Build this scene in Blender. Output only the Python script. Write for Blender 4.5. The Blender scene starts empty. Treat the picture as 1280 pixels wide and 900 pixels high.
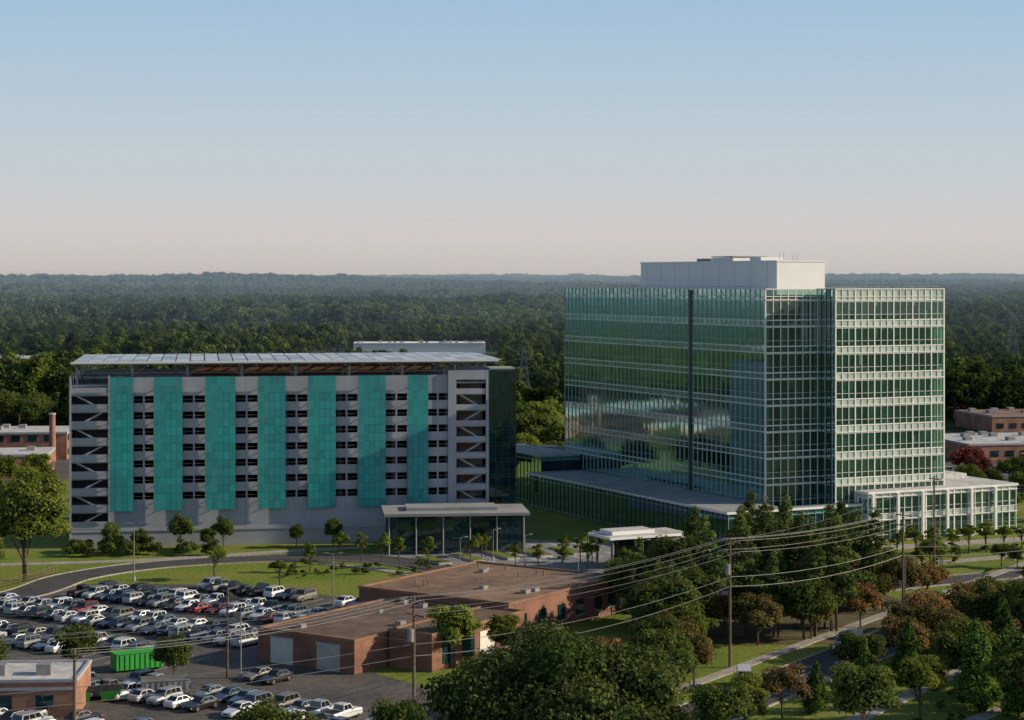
import bpy, math, random
import numpy as np
from mathutils import Vector, Matrix
random.seed(7); rng=np.random.default_rng(7)
scene=bpy.context.scene
COL=scene.collection

# ------------------------------------------------------------------ materials
def nt(name):
    m=bpy.data.materials.new(name); m.use_nodes=True
    n=m.node_tree.nodes; l=m.node_tree.links; n.clear()
    out=n.new('ShaderNodeOutputMaterial'); return m,n,l,out
def mixcol(n,l,fac,a,b,mode='MIX'):
    x=n.new('ShaderNodeMix'); x.data_type='RGBA'; x.blend_type=mode
    for s,v in ((x.inputs[0],fac),(x.inputs[6],a),(x.inputs[7],b)):
        if hasattr(v,'is_output'): l.new(v,s)
        else: s.default_value = v if not isinstance(v,tuple) else (*v,1) if len(v)==3 else v
    return x.outputs[2]
def noise(n,l,scale,detail=4,coord=None,rough=.55):
    t=n.new('ShaderNodeTexNoise'); t.inputs['Scale'].default_value=scale; t.inputs['Detail'].default_value=detail
    t.inputs['Roughness'].default_value=rough
    if coord is None:
        g=n.new('ShaderNodeNewGeometry'); coord=g.outputs['Position']
    l.new(coord,t.inputs['Vector']); return t.outputs['Fac']
def ramp(n,l,fac,stops):
    r=n.new('ShaderNodeValToRGB'); e=r.color_ramp.elements
    while len(e)<len(stops): e.new(.5)
    for i,(p,c) in enumerate(stops): e[i].position=p; e[i].color=(*c,1)
    l.new(fac,r.inputs[0]); return r.outputs[0]
def simple(name,a,b=None,scale=.6,rough=.8,metal=0,spec=.3,bump=0,bscale=8,usev=0,scale2=None,k2=.2):
    m,n,l,out=nt(name); p=n.new('ShaderNodeBsdfPrincipled')
    if b is None: b=tuple(c*.75 for c in a)
    c=ramp(n,l,noise(n,l,scale,5),[(.35,a),(.65,b)])
    if scale2:
        k=ramp(n,l,noise(n,l,scale2,3),[(.4,(1-k2,)*3),(.6,(1+k2*.6,)*3)])
        c=mixcol(n,l,1.0,c,k,'MULTIPLY')
    if usev:
        at=n.new('ShaderNodeAttribute'); at.attribute_name='v'
        mr=n.new('ShaderNodeMapRange'); mr.inputs[3].default_value=1-usev; mr.inputs[4].default_value=1+usev
        l.new(at.outputs['Fac'],mr.inputs[0])
        c=mixcol(n,l,1.0,c,mr.outputs[0],'MULTIPLY')
    l.new(c,p.inputs['Base Color']); p.inputs['Roughness'].default_value=rough
    p.inputs['Metallic'].default_value=metal; p.inputs['Specular IOR Level'].default_value=spec
    if bump:
        bp=n.new('ShaderNodeBump'); bp.inputs['Strength'].default_value=bump
        l.new(noise(n,l,bscale,4),bp.inputs['Height']); l.new(bp.outputs[0],p.inputs['Normal'])
    l.new(p.outputs[0],out.inputs[0]); return m
def brickmat(name,c1,c2,mortar,scale=4):
    m,n,l,out=nt(name); p=n.new('ShaderNodeBsdfPrincipled')
    tc=n.new('ShaderNodeTexCoord'); sp=n.new('ShaderNodeSeparateXYZ'); l.new(tc.outputs['Object'],sp.inputs[0])
    ad=n.new('ShaderNodeMath'); l.new(sp.outputs[0],ad.inputs[0]); l.new(sp.outputs[1],ad.inputs[1])
    cb=n.new('ShaderNodeCombineXYZ'); l.new(ad.outputs[0],cb.inputs[0]); l.new(sp.outputs[2],cb.inputs[1])
    b=n.new('ShaderNodeTexBrick'); l.new(cb.outputs[0],b.inputs['Vector']); b.inputs['Scale'].default_value=scale
    b.inputs['Color1'].default_value=(*c1,1); b.inputs['Color2'].default_value=(*c2,1); b.inputs['Mortar'].default_value=(*mortar,1)
    k=ramp(n,l,noise(n,l,.35,5),[(.35,(.7,.7,.7)),(.65,(1.15,1.15,1.15))])
    c=mixcol(n,l,1.0,b.outputs[0],k,'MULTIPLY')
    l.new(c,p.inputs['Base Color']); p.inputs['Roughness'].default_value=.9; l.new(p.outputs[0],out.inputs[0]); return m
def glassmat(name,tint,body,bodyfac=.35,ior=1.8,gloss=(.85,.95,.93),base=.08,bump=.02,rough=.03):
    m,n,l,out=nt(name)
    tr=n.new('ShaderNodeBsdfTransparent'); tr.inputs[0].default_value=(*tint,1)
    df=n.new('ShaderNodeBsdfDiffuse')
    at=n.new('ShaderNodeAttribute'); at.attribute_name='v'
    mr=n.new('ShaderNodeMapRange'); mr.inputs[3].default_value=.6; mr.inputs[4].default_value=1.4; l.new(at.outputs['Fac'],mr.inputs[0])
    l.new(mixcol(n,l,1.0,body,mr.outputs[0],'MULTIPLY'),df.inputs[0])
    m1=n.new('ShaderNodeMixShader'); m1.inputs[0].default_value=bodyfac; l.new(tr.outputs[0],m1.inputs[1]); l.new(df.outputs[0],m1.inputs[2])
    gl=n.new('ShaderNodeBsdfGlossy'); gl.inputs['Roughness'].default_value=rough; gl.inputs[0].default_value=(*gloss,1)
    fr=n.new('ShaderNodeFresnel'); fr.inputs[0].default_value=ior
    ad=n.new('ShaderNodeMath'); ad.inputs[1].default_value=base; l.new(fr.outputs[0],ad.inputs[0])
    bp=n.new('ShaderNodeBump'); bp.inputs['Strength'].default_value=bump; bp.inputs['Distance'].default_value=.3
    l.new(noise(n,l,.5,2),bp.inputs['Height']); l.new(bp.outputs[0],gl.inputs['Normal'])
    m2=n.new('ShaderNodeMixShader'); l.new(ad.outputs[0],m2.inputs[0]); l.new(m1.outputs[0],m2.inputs[1]); l.new(gl.outputs[0],m2.inputs[2])
    l.new(m2.outputs[0],out.inputs[0]); return m
PAINTED_HAZE=(.14,.22,.29)
def painted_haze_fac(n,l):  # aerial haze painted into base colour, growing with world Y
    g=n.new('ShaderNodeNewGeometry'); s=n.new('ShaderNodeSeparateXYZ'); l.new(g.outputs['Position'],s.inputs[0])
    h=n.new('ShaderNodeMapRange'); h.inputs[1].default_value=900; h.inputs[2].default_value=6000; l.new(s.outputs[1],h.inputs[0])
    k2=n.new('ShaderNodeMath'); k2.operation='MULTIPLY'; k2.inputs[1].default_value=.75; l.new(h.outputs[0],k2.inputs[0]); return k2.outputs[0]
def leafmat(name,dark,light,trans=.25,haze=False,hue=None):
    m,n,l,out=nt(name)
    at=n.new('ShaderNodeAttribute'); at.attribute_name='v'
    oi=n.new('ShaderNodeObjectInfo')
    c=mixcol(n,l,at.outputs['Fac'],dark,light)
    mr=n.new('ShaderNodeMapRange'); mr.inputs[3].default_value=.65; mr.inputs[4].default_value=1.35; l.new(oi.outputs['Random'],mr.inputs[0])
    c=mixcol(n,l,1.0,c,mr.outputs[0],'MULTIPLY')
    if hue:
        k=ramp(n,l,oi.outputs['Random'],hue); c=mixcol(n,l,.6,c,k,'MULTIPLY')
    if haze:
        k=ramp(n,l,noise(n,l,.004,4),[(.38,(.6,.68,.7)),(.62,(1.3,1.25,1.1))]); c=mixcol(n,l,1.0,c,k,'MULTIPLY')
        c=mixcol(n,l,painted_haze_fac(n,l),c,PAINTED_HAZE)  # far foliage colour blended towards the painted haze tone
    d=n.new('ShaderNodeBsdfDiffuse'); t=n.new('ShaderNodeBsdfTranslucent'); l.new(c,d.inputs[0]); l.new(c,t.inputs[0])
    x=n.new('ShaderNodeMixShader'); x.inputs[0].default_value=trans; l.new(d.outputs[0],x.inputs[1]); l.new(t.outputs[0],x.inputs[2])
    l.new(x.outputs[0],out.inputs[0]); return m

M={}
M['asphalt']=simple('asphalt',(.085,.083,.082),(.06,.06,.06),.25,.9,scale2=2)
M['asphalt_lot']=simple('asphalt_lot',(.13,.115,.10),(.08,.073,.068),.12,.9,scale2=1.2)
M['paint']=simple('road_paint',(.7,.7,.66),(.5,.5,.47),3)
M['sidewalk']=simple('sidewalk_concrete',(.40,.36,.31),(.32,.29,.25),.5,scale2=3)
M['paver']=simple('plaza_paver',(.28,.28,.28),(.20,.205,.21),.4,scale2=2)
M['paver2']=simple('plaza_paver_light',(.45,.44,.41),(.36,.35,.33),.5)
M['conc']=simple('concrete_precast',(.40,.405,.43),(.36,.37,.40),.08,.85,usev=.05,scale2=.5,k2=.06)
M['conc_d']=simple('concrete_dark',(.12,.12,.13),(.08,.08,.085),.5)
M['teal']=simple('teal_screen',(.02,.33,.31),(.03,.27,.27),.12,.42,usev=.16,spec=.5)
M['teal_d']=simple('teal_rail',(.03,.20,.19),(.02,.16,.15),.5,.5)
M['white']=simple('white_aluminium',(.86,.84,.80),(.82,.80,.76),.3,.45)
M['white_r']=simple('white_roof',(.60,.58,.55),(.46,.45,.43),.25,.7,scale2=1)
M['roofgrey']=simple('roof_membrane',(.34,.34,.34),(.26,.26,.26),.2,.8)
M['mull']=simple('mullion',(.36,.46,.44),(.30,.40,.38),1,.4,spec=.5)
M['rail']=simple('floor_rail',(.60,.68,.65),(.52,.60,.58),1,.4,spec=.5)
M['mull_d']=simple('mullion_dark',(.04,.06,.065),(.03,.045,.05),1,.4)
M['dark']=simple('dark_interior',(.02,.02,.022),(.012,.012,.014),1)
M['inter']=simple('interior_wall',(.42,.36,.28),(.22,.20,.17),.35,usev=.5)
M['ceil']=simple('interior_slab',(.45,.45,.42),(.35,.35,.33),.5)
M['shade']=simple('roller_shade',(.62,.60,.54),(.5,.49,.44),.5,usev=.3)
M['solar']=simple('solar_panel',(.46,.49,.52),(.36,.39,.43),.4,.35,spec=.6,usev=.35)
M['steel']=simple('steel',(.33,.32,.30),(.25,.24,.23),1,.5,metal=.3)
M['brick']=brickmat('brick',(.29,.11,.062),(.21,.08,.048),(.24,.19,.15))
M['brick_o']=brickmat('brick_orange',(.42,.19,.10),(.34,.14,.08),(.3,.24,.2),2)
M['roofbrown']=simple('gravel_roof',(.29,.185,.125),(.18,.115,.08),.09,.95,scale2=.5,bump=.15)
M['roofdark']=simple('tar_roof',(.19,.125,.09),(.13,.086,.063),.12,.95,scale2=.6,bump=.15)
M['wood']=simple('pole_wood',(.20,.14,.10),(.12,.085,.06),2)
M['bark']=simple('bark',(.12,.09,.06),(.07,.05,.035),3)
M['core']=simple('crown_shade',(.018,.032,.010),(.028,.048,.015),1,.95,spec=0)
M['rust']=simple('rust_panel',(.30,.17,.10),(.2,.11,.06),.5)
M['wire']=simple('cable',(.30,.29,.28),(.24,.23,.23),1,.4,metal=.4)
M['green_c']=simple('container_green',(.05,.38,.06),(.04,.3,.05),1,.5)
M['mulch']=simple('mulch',(.15,.12,.06),(.08,.08,.035),.4,.95,scale2=2,bump=.3)
M['tire']=simple('tire',(.02,.02,.02),(.015,.015,.015),5)
M['hub']=simple('hubcap',(.4,.4,.42),(.3,.3,.32),5,.3,metal=.8)
M['cglass']=simple('car_glass',(.015,.018,.02),(.012,.014,.016),1,.06,spec=.8)
M['lamp_w']=simple('headlamp',(.8,.8,.78),(.7,.7,.7),1,.2)
M['lamp_r']=simple('taillamp',(.45,.02,.015),(.35,.02,.015),1,.2)
M['glassW']=glassmat('glass_west',(.12,.30,.28),(.018,.125,.115),.74,1.45,(.48,.76,.72),.10,rough=.05)
M['glassS']=glassmat('glass_south',(.44,.66,.54),(.035,.17,.10),.26,1.6,(.75,.95,.88),.04)
M['spW']=glassmat('spandrel_west',(.1,.2,.2),(.06,.23,.215),.95,1.45,(.6,.85,.8),.04,rough=.1)
M['spS']=simple('spandrel_south',(.48,.57,.47),(.42,.50,.42),.3,.3,usev=.12,spec=.6)
M['glassD']=glassmat('glass_dark',(.14,.25,.27),(.012,.055,.06),.55,1.5,(.6,.8,.85),.05)
m,n,l,out=nt('car_paint'); oi=n.new('ShaderNodeObjectInfo'); p=n.new('ShaderNodeBsdfPrincipled'); l.new(oi.outputs['Color'],p.inputs['Base Color'])
p.inputs['Roughness'].default_value=.28; p.inputs['Coat Weight'].default_value=.5; p.inputs['Metallic'].default_value=.15; l.new(p.outputs[0],out.inputs[0]); M['cpaint']=m
m,n,l,out=nt('ground_grass'); p=n.new('ShaderNodeBsdfPrincipled'); g=n.new('ShaderNodeNewGeometry')
c=ramp(n,l,noise(n,l,.07,6),[(.3,(.11,.17,.027)),(.5,(.17,.215,.037)),(.72,(.24,.21,.07))])
c2=ramp(n,l,noise(n,l,1.8,5),[(.35,(.7,.7,.7)),(.65,(1.25,1.25,1.2))]); c=mixcol(n,l,1.0,c,c2,'MULTIPLY')
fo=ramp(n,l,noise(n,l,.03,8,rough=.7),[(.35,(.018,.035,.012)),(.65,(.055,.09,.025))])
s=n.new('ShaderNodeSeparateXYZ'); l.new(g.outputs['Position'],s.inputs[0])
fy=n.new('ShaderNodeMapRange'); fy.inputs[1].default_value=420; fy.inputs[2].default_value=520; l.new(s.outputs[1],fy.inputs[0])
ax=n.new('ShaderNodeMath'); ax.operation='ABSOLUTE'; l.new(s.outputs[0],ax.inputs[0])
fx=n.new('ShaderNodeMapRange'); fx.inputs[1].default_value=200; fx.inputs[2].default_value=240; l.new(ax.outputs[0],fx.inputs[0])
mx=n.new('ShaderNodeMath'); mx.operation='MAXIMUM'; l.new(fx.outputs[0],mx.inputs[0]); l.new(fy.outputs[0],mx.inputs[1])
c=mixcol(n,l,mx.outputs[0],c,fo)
c=mixcol(n,l,painted_haze_fac(n,l),c,PAINTED_HAZE)  # distance haze painted into the ground colour as well
l.new(c,p.inputs['Base Color']); p.inputs['Roughness'].default_value=.95; p.inputs['Specular IOR Level'].default_value=.1
bp=n.new('ShaderNodeBump'); bp.inputs['Strength'].default_value=.35; l.new(noise(n,l,2.5,4),bp.inputs['Height']); l.new(bp.outputs[0],p.inputs['Normal'])
l.new(p.outputs[0],out.inputs[0]); M['ground']=m
M['leaf_big']=leafmat('leaf_big_oak',(.024,.045,.012),(.12,.135,.04),.25)
M['leaf_oak']=leafmat('leaf_oak',(.045,.08,.017),(.18,.21,.052),.34)
M['leaf_lit']=leafmat('leaf_bright',(.08,.125,.02),(.28,.31,.06),.42)
M['leaf_pine']=leafmat('needles',(.05,.09,.027),(.20,.24,.065),.33)
M['leaf_cone']=leafmat('cedar_foliage',(.04,.10,.022),(.18,.27,.055),.32)
M['leaf_or']=leafmat('leaf_autumn',(.11,.085,.035),(.34,.235,.10),.35,hue=[(0,(.6,1,.5)),(.5,(1,1,.9)),(1,(1.1,.8,.65))])
M['leaf_red']=leafmat('leaf_red',(.10,.03,.025),(.28,.08,.06),.3)
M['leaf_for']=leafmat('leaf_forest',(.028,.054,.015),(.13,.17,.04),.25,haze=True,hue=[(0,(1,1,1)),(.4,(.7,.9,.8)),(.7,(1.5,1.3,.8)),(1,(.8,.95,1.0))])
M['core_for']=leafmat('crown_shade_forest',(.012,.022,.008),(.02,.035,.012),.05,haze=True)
m,n,l,out=nt('haze_air'); vs=n.new('ShaderNodeVolumeScatter'); vs.inputs['Color'].default_value=(.56,.78,1,1); vs.inputs['Density'].default_value=1.05e-4; vs.inputs['Anisotropy'].default_value=.1
l.new(vs.outputs[0],out.inputs['Volume']); M['haze']=m

# ------------------------------------------------------------------ mesh builder
class MB:
    def __init__(s): s.v=[];s.f=[];s.m=[];s.a=[];s.names=[]
    def mi(s,k):
        if k not in s.names: s.names.append(k)
        return s.names.index(k)
    def quad(s,pts,k,a=None):
        b=len(s.v); s.v+= [tuple(p) for p in pts]; s.f.append(tuple(range(b,b+len(pts)))); s.m.append(s.mi(k)); s.a.append(random.random() if a is None else a)
    def box(s,x0,x1,y0,y1,z0,z1,k,top=None,a=None):
        if x0>x1:x0,x1=x1,x0
        if y0>y1:y0,y1=y1,y0
        b=len(s.v); a=random.random() if a is None else a
        s.v+=[(x0,y0,z0),(x1,y0,z0),(x1,y1,z0),(x0,y1,z0),(x0,y0,z1),(x1,y0,z1),(x1,y1,z1),(x0,y1,z1)]
        for i,f in enumerate([(0,3,2,1),(4,5,6,7),(0,1,5,4),(1,2,6,5),(2,3,7,6),(3,0,4,7)]):
            s.f.append(tuple(b+j for j in f)); s.m.append(s.mi(top if (top and i==1) else k)); s.a.append(a)
    def tube(s,p0,p1,r0,r1,k,n=8,cap=True):
        p0=Vector(p0);p1=Vector(p1); d=(p1-p0).normalized(); u=d.orthogonal().normalized(); w=d.cross(u); b=len(s.v); a=random.random()
        for p,r in((p0,r0),(p1,r1)):
            for i in range(n):
                t=2*math.pi*i/n; s.v.append(tuple(p+u*math.cos(t)*r+w*math.sin(t)*r))
        for i in range(n): s.f.append((b+i,b+(i+1)%n,b+n+(i+1)%n,b+n+i)); s.m.append(s.mi(k)); s.a.append(a)
        if cap:
            s.f.append(tuple(b+n+i for i in range(n))); s.m.append(s.mi(k)); s.a.append(a)
            s.f.append(tuple(b+n-1-i for i in range(n))); s.m.append(s.mi(k)); s.a.append(a)
    def mesh(s,name):
        me=bpy.data.meshes.new(name); me.from_pydata(s.v,[],s.f)
        for k in s.names: me.materials.append(M[k])
        me.polygons.foreach_set('material_index',s.m)
        at=me.attributes.new('v','FLOAT','FACE'); at.data.foreach_set('value',s.a); me.update(); return me
    def obj(s,name,parent=None,loc=(0,0,0),rot=0):
        o=bpy.data.objects.new(name,s.mesh(name)); COL.objects.link(o)
        o.location=loc; o.rotation_euler=(0,0,rot)
        if parent: o.parent=parent
        return o
def empty(name,loc=(0,0,0),rot=0):
    o=bpy.data.objects.new(name,None); COL.objects.link(o); o.location=loc; o.rotation_euler=(0,0,rot); o.empty_display_size=1; return o
def inst(name,me,loc,rot=0,sc=1,color=None):
    o=bpy.data.objects.new(name,me); COL.objects.link(o); o.location=loc; o.rotation_euler=(0,0,rot)
    o.scale=(sc,sc,sc) if not isinstance(sc,tuple) else sc
    if color: o.color=(*color,1)
    return o

# ------------------------------------------------------------------ terrain
def sm(a,b,x): t=np.clip((x-a)/(b-a),0,1); return t*t*(3-2*t)
def gz(x,y):
    x=np.asarray(x,float); y=np.asarray(y,float)
    f=np.maximum(sm(560,1100,y),sm(260,700,np.abs(x)))
    h=6*np.sin(x/310+1)*np.cos(y/230)+5*np.sin((x+y)/430+.4)+3*np.sin(x/140-y/190)
    far=sm(1500,7500,y)*22+sm(1000,2600,y)*(10*np.sin(y/330+x/700+1)*np.sin(x/520+2.2)+8*np.sin(y/250-x/900))+sm(2500,5000,y)*(13*np.sin(y/560+np.sin(x/800)*1.5)+5*np.sin(x/430+y/900))+sm(6500,8500,y)*6*np.sin(x/900+1)
    return f*h*(1-.5*sm(3000,6000,y))+np.minimum(far,40)
def gs(n,a,b,p):
    t=np.linspace(-1,1,n); return np.sign(t)*np.abs(t)**p*b
xs=gs(221,0,9500,2.4); ys=np.concatenate([np.linspace(-600,500,12)[:-1],500+ (np.linspace(0,1,200)**2)*15500])
X,Y=np.meshgrid(xs,ys); Z=gz(X,Y)
vv=np.stack([X.ravel(),Y.ravel(),Z.ravel()],1); nx=len(xs); ny=len(ys)
fs=[(j*nx+i,j*nx+i+1,(j+1)*nx+i+1,(j+1)*nx+i) for j in range(ny-1) for i in range(nx-1)]
me=bpy.data.meshes.new('ground'); me.from_pydata(vv.tolist(),[],fs); me.materials.append(M['ground'])
me.polygons.foreach_set('use_smooth',[True]*len(fs)); g=bpy.data.objects.new('ground',me); COL.objects.link(g)

def sheet(name,pts,k,z):
    mb=MB(); mb.quad([(x,y,z) for x,y in pts],k); return mb.obj(name)
def smooth_path(pts,n=10):
    out=[]; P=[np.array(p,float) for p in pts]; P=[2*P[0]-P[1]]+P+[2*P[-1]-P[-2]]
    for i in range(1,len(P)-2):
        for t in np.linspace(0,1,n,endpoint=False):
            a,b,c,d=P[i-1:i+3]; out.append(.5*((2*b)+(c-a)*t+(2*a-5*b+4*c-d)*t*t+(3*b-a-3*c+d)*t**3))
    out.append(P[-2]); return np.array(out)
def ribbon(mb,path,o0,o1,z,k,h=0,dash=None):
    d=np.gradient(path,axis=0); d/=np.linalg.norm(d,axis=1)[:,None]; nrm=np.stack([d[:,1],-d[:,0]],1)
    A=path+nrm*o0; B=path+nrm*o1
    for i in range(len(path)-1):
        if dash and i%dash: continue
        mb.quad([(*B[i+1],z),(*B[i],z),(*A[i],z),(*A[i+1],z)][::-1],k,.5)
        if h:
            mb.quad([(*A[i],z-h),(*A[i+1],z-h),(*A[i+1],z),(*A[i],z)],k,.5); mb.quad([(*B[i],z-h),(*B[i+1],z-h),(*B[i+1],z),(*B[i],z)],k,.5)
def road(name,pts,w,n=10,curb=True,centre=True):
    e=empty(name); path=smooth_path(pts,n)
    mb=MB(); ribbon(mb,path,-w/2,w/2,.05,'asphalt'); mb.obj('carriageway',e)
    if curb:
        mb=MB(); ribbon(mb,path,-w/2-.25,-w/2,.17,'sidewalk',.17); ribbon(mb,path,w/2,w/2+.25,.17,'sidewalk',.17); mb.obj('kerbs',e)
    if centre:
        mb=MB(); ribbon(mb,path,-.06,.06,.07,'paint',dash=3); mb.obj('lane_markings',e)
    return path
D2=np.array([.56,.83]); D2/=np.linalg.norm(D2); W2=np.array([D2[1],-D2[0]])
O2=np.array([-29.9,226.])
def lot(w,d): p=O2+W2*w+D2*d; return float(p[0]),float(p[1])
RS=np.array([32.6,217.]); 
def st(t,o): p=RS+D2*t+W2*o; return float(p[0]),float(p[1])
road('main_street',[st(t,0) for t in (-90,-40,0,50,100,150,200,300)],7.6,12)
road('service_drive',[(-140,235),(-95,255),(-72,270),(-66,289),(-56,301),(-40,308),(-27,309),(-16,303),(-9,294),(4,284),(24,279),(38,270)],7,8,centre=False)
road('tower_drive',[(38,270),(53,279),(67,287),(80,293),(100,300),(150,330)],6.0,8,centre=False)
def walk(name,pts,w,n=8):
    mb=MB(); ribbon(mb,smooth_path(pts,n),-w/2,w/2,.12,'sidewalk',.12); return mb.obj(name)
walk('sidewalk',[st(t,14) for t in (-80,-30,20,80,140,200)],2.0)
walk('sidewalk',[st(t,-8) for t in (-80,-30,20,80,140,200)],1.6)
walk('sidewalk',[st(t,25+2*math.sin(t/15)) for t in (-60,-25,0,30,80)],1.7)
walk('footpath',[(-86,300),(-60,306),(-38,316),(-24,321)],2.2)
walk('footpath',[(-30,303),(-20,296),(-12,288),(-2,283)],2.0)
walk('footpath',[(58,300),(70,305),(84,312),(110,322)],2.6)
walk('footpath',[(44,300),(50,312),(60,319),(95,334)],4)
sheet('parking_lot',[lot(-62,-14),lot(-58,30),lot(-40,40),lot(-6,41),lot(-2,34),lot(-2,2),lot(16,2),lot(40,-6),lot(44,-60),lot(-40,-60)],'asphalt_lot',.03)
sheet('parking_lot',[(60,400),(120,410),(230,440),(260,560),(120,560),(70,470)],'asphalt_lot',.03)
sheet('parking_lot',[(-240,420),(-100,420),(-95,550),(-240,550)],'asphalt_lot',.03)
sheet('mulch_bed',[(16,236),(40,236),(56,262),(50,286),(28,272),(16,258)],'mulch',.025)
mb=MB()
for d in (-9,-4.2,6,10.8,20.8,25.6,35.4):
    for k in range(22):
        w=-57+k*2.55; x,y=lot(w,d); dx,dy=D2*2.4; px,py=W2*.06
        if w>-5 or (d>30 and w<-44): continue
        mb.quad([(x-dx-px,y-dy-py,.045),(x-dx+px,y-dy+py,.045),(x+dx+px,y+dy+py,.045),(x+dx-px,y+dy-py,.045)],'paint')
mb.obj('parking_stripes')
e=empty('plaza')
mb=MB(); mb.quad([(x,y,.04) for x,y in [(-24,312),(-3,332),(24,326),(31,312),(24,287),(2,289),(-12,300)]],'paver'); mb.obj('paving',e)
A=math.radians(26.3); aw=np.array([math.cos(A),math.sin(A)]); aa=np.array([-math.sin(A),math.cos(A)])
mb=MB()
for i in range(9):
    for j in range(3):
        c=np.array([-8,297.])+aw*(i*3.6)+aa*(j*7+1)
        if c[0]>22-(c[1]-290)*.1: continue
        p=[c, c+aw*1.0, c+aw*1.0+aa*5.6, c+aa*5.6]
        mb.quad([(*q,.06) for q in p],'paver2')
for i in range(5):
    c=np.array([-11,300.])+aw*(i*6.0)+aa*1.0
    p=[c,c+aw*2.2,c+aw*2.2+aa*9,c+aa*9]
    mb.quad([(*q,.35) for q in p],'ground')
    for q0,q1 in zip(p,p[1:]+p[:1]): mb.quad([(*q0,0),(*q1,0),(*q1,.4),(*q0,.4)],'paver2')
mb.obj('planters',e)

# ------------------------------------------------------------------ tower
C0=(43.2,327.3)
TW=empty('glass_office_tower',(C0[0],C0[1],0),A)
FZ=[0,5.4,10.4]+[10.4+4.5*i for i in range(1,8)]   # ..41.9
TOP=43.1
def face(side,u0,c):
    if side=='S': return lambda u,n,z:(u0+u,c-n,z)
    if side=='W': return lambda u,n,z:(c-n,u0+u,z)
    if side=='E': return lambda u,n,z:(c+n,u0+u,z)
def fbox(mb,P,u0,u1,n0,n1,z0,z1,k,a=None):
    p=P(u0,n0,z0);q=P(u1,n1,z1); mb.box(p[0],q[0],p[1],q[1],z0,z1,k,a=a)
def curtain(gl,fr,sh,P,L,floors,mod,G,SP,MU,top=None,sp=(.75,.45),fin=0,shade=.3,proud=.12,mw=.07,rail='white',bay=None,seed=1,rh=.05):
    r=random.Random(seed); nm=max(1,round(L/mod)); mod=L/nm
    def pane(u0,u1,z0,z1,k):
        t=[r.uniform(-.004,.004) for _ in range(4)]
        pts=[P(u0,t[0],z0),P(u1,t[1],z0),P(u1,t[2],z1),P(u0,t[3],z1)]
        gl.quad(pts,k,r.random())
    for fi in range(len(floors)-1):
        z0,z1=floors[fi],floors[fi+1]
        zl=z0+(sp[1] if fi>0 else .2); zh=z1-sp[0]
        for i in range(nm):
            u0,u1=i*mod,(i+1)*mod
            pane(u0,u1,zl,zh,G)
            pane(u0,u1,zh,z1+(sp[1] if fi<len(floors)-2 else 0),SP)
            if sh is not None and r.random()<shade:
                d=r.choice([.3,.5,.8,1]); 
                sh.quad([P(u0+.06,-.3,zh-(zh-zl)*d),P(u1-.06,-.3,zh-(zh-zl)*d),P(u1-.06,-.3,zh),P(u0+.06,-.3,zh)],'shade')
        for z in (zl,zh):
            fbox(fr,P,0,L,.02,proud*.8,z-rh,z+rh,rail)
        if fin: fbox(fr,P,-.1,L+.1,proud,fin,zh+.12,zh+.26,'white')
        fbox(fr,P,0,L,.01,.07,zl+(zh-zl)*.3-.03,zl+(zh-zl)*.3+.03,MU)
    zt=top or floors[-1]
    if top:
        for i in range(nm): pane(i*mod,(i+1)*mod,floors[-1],top,SP)
        fbox(fr,P,-.1,L+.1,-.1,proud+.05,top,top+.15,rail)
        fbox(fr,P,0,L,.02,proud*.8,floors[-1]-.05,floors[-1]+.05,rail)
    for i in range(nm+1):
        u=i*mod; wd=mw if not(bay and i%bay==0) else mw*2.2
        fbox(fr,P,u-wd/2,u+wd/2,0,proud,.1,zt-.005,MU if not(bay and i%bay==0) else rail)
LW,W1,PJ,WT=73.0,10.7,5.3,33.8
gl,fr,sh=MB(),MB(),MB()
curtain(gl,fr,sh,face('W',0,0),LW,FZ,1.55,'glassW','spW','mull',top=TOP,sp=(.6,.4),shade=.15,proud=.14,mw=.055,rail='rail',bay=None,seed=3,rh=.10)
curtain(gl,fr,sh,face('S',0,0),W1,FZ,1.5,'glassS','glassS','white',top=TOP,fin=.35,shade=.25,proud=.15,mw=.12,rail='white',seed=4,rh=.10)
curtain(gl,fr,sh,face('W',-PJ,W1),PJ,FZ,1.33,'glassD','glassD','mull_d',top=TOP,shade=.0,proud=.1,mw=.06,rail='mull',seed=5)
curtain(gl,fr,sh,face('S',W1,-PJ),WT-W1,FZ,1.36,'glassS','spS','white',top=TOP,fin=.25,shade=.38,proud=.13,mw=.09,rail='white',bay=3,sp=(.85,.45),seed=6,rh=.09)
curtain(gl,fr,sh,face('E',-PJ,WT),LW+PJ,FZ,1.6,'glassS','spS','mull',top=TOP,shade=.3,proud=.12,seed=8)
gl.obj('glazing',TW); fr.obj('mullions_and_fins',TW); sh.obj('roller_shades',TW)
mb=MB()
for z in FZ[1:]:
    mb.box(.25,WT-.25,.25,LW-.1,z-.55,z,'ceil',top='ceil')
    mb.box(W1+.25,WT-.25,-PJ+.25,.24,z-.55,z,'ceil')
mb.obj('floor_slabs',TW)
mb=MB()
mb.box(11,22,12,62,.1,41,'inter')
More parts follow.
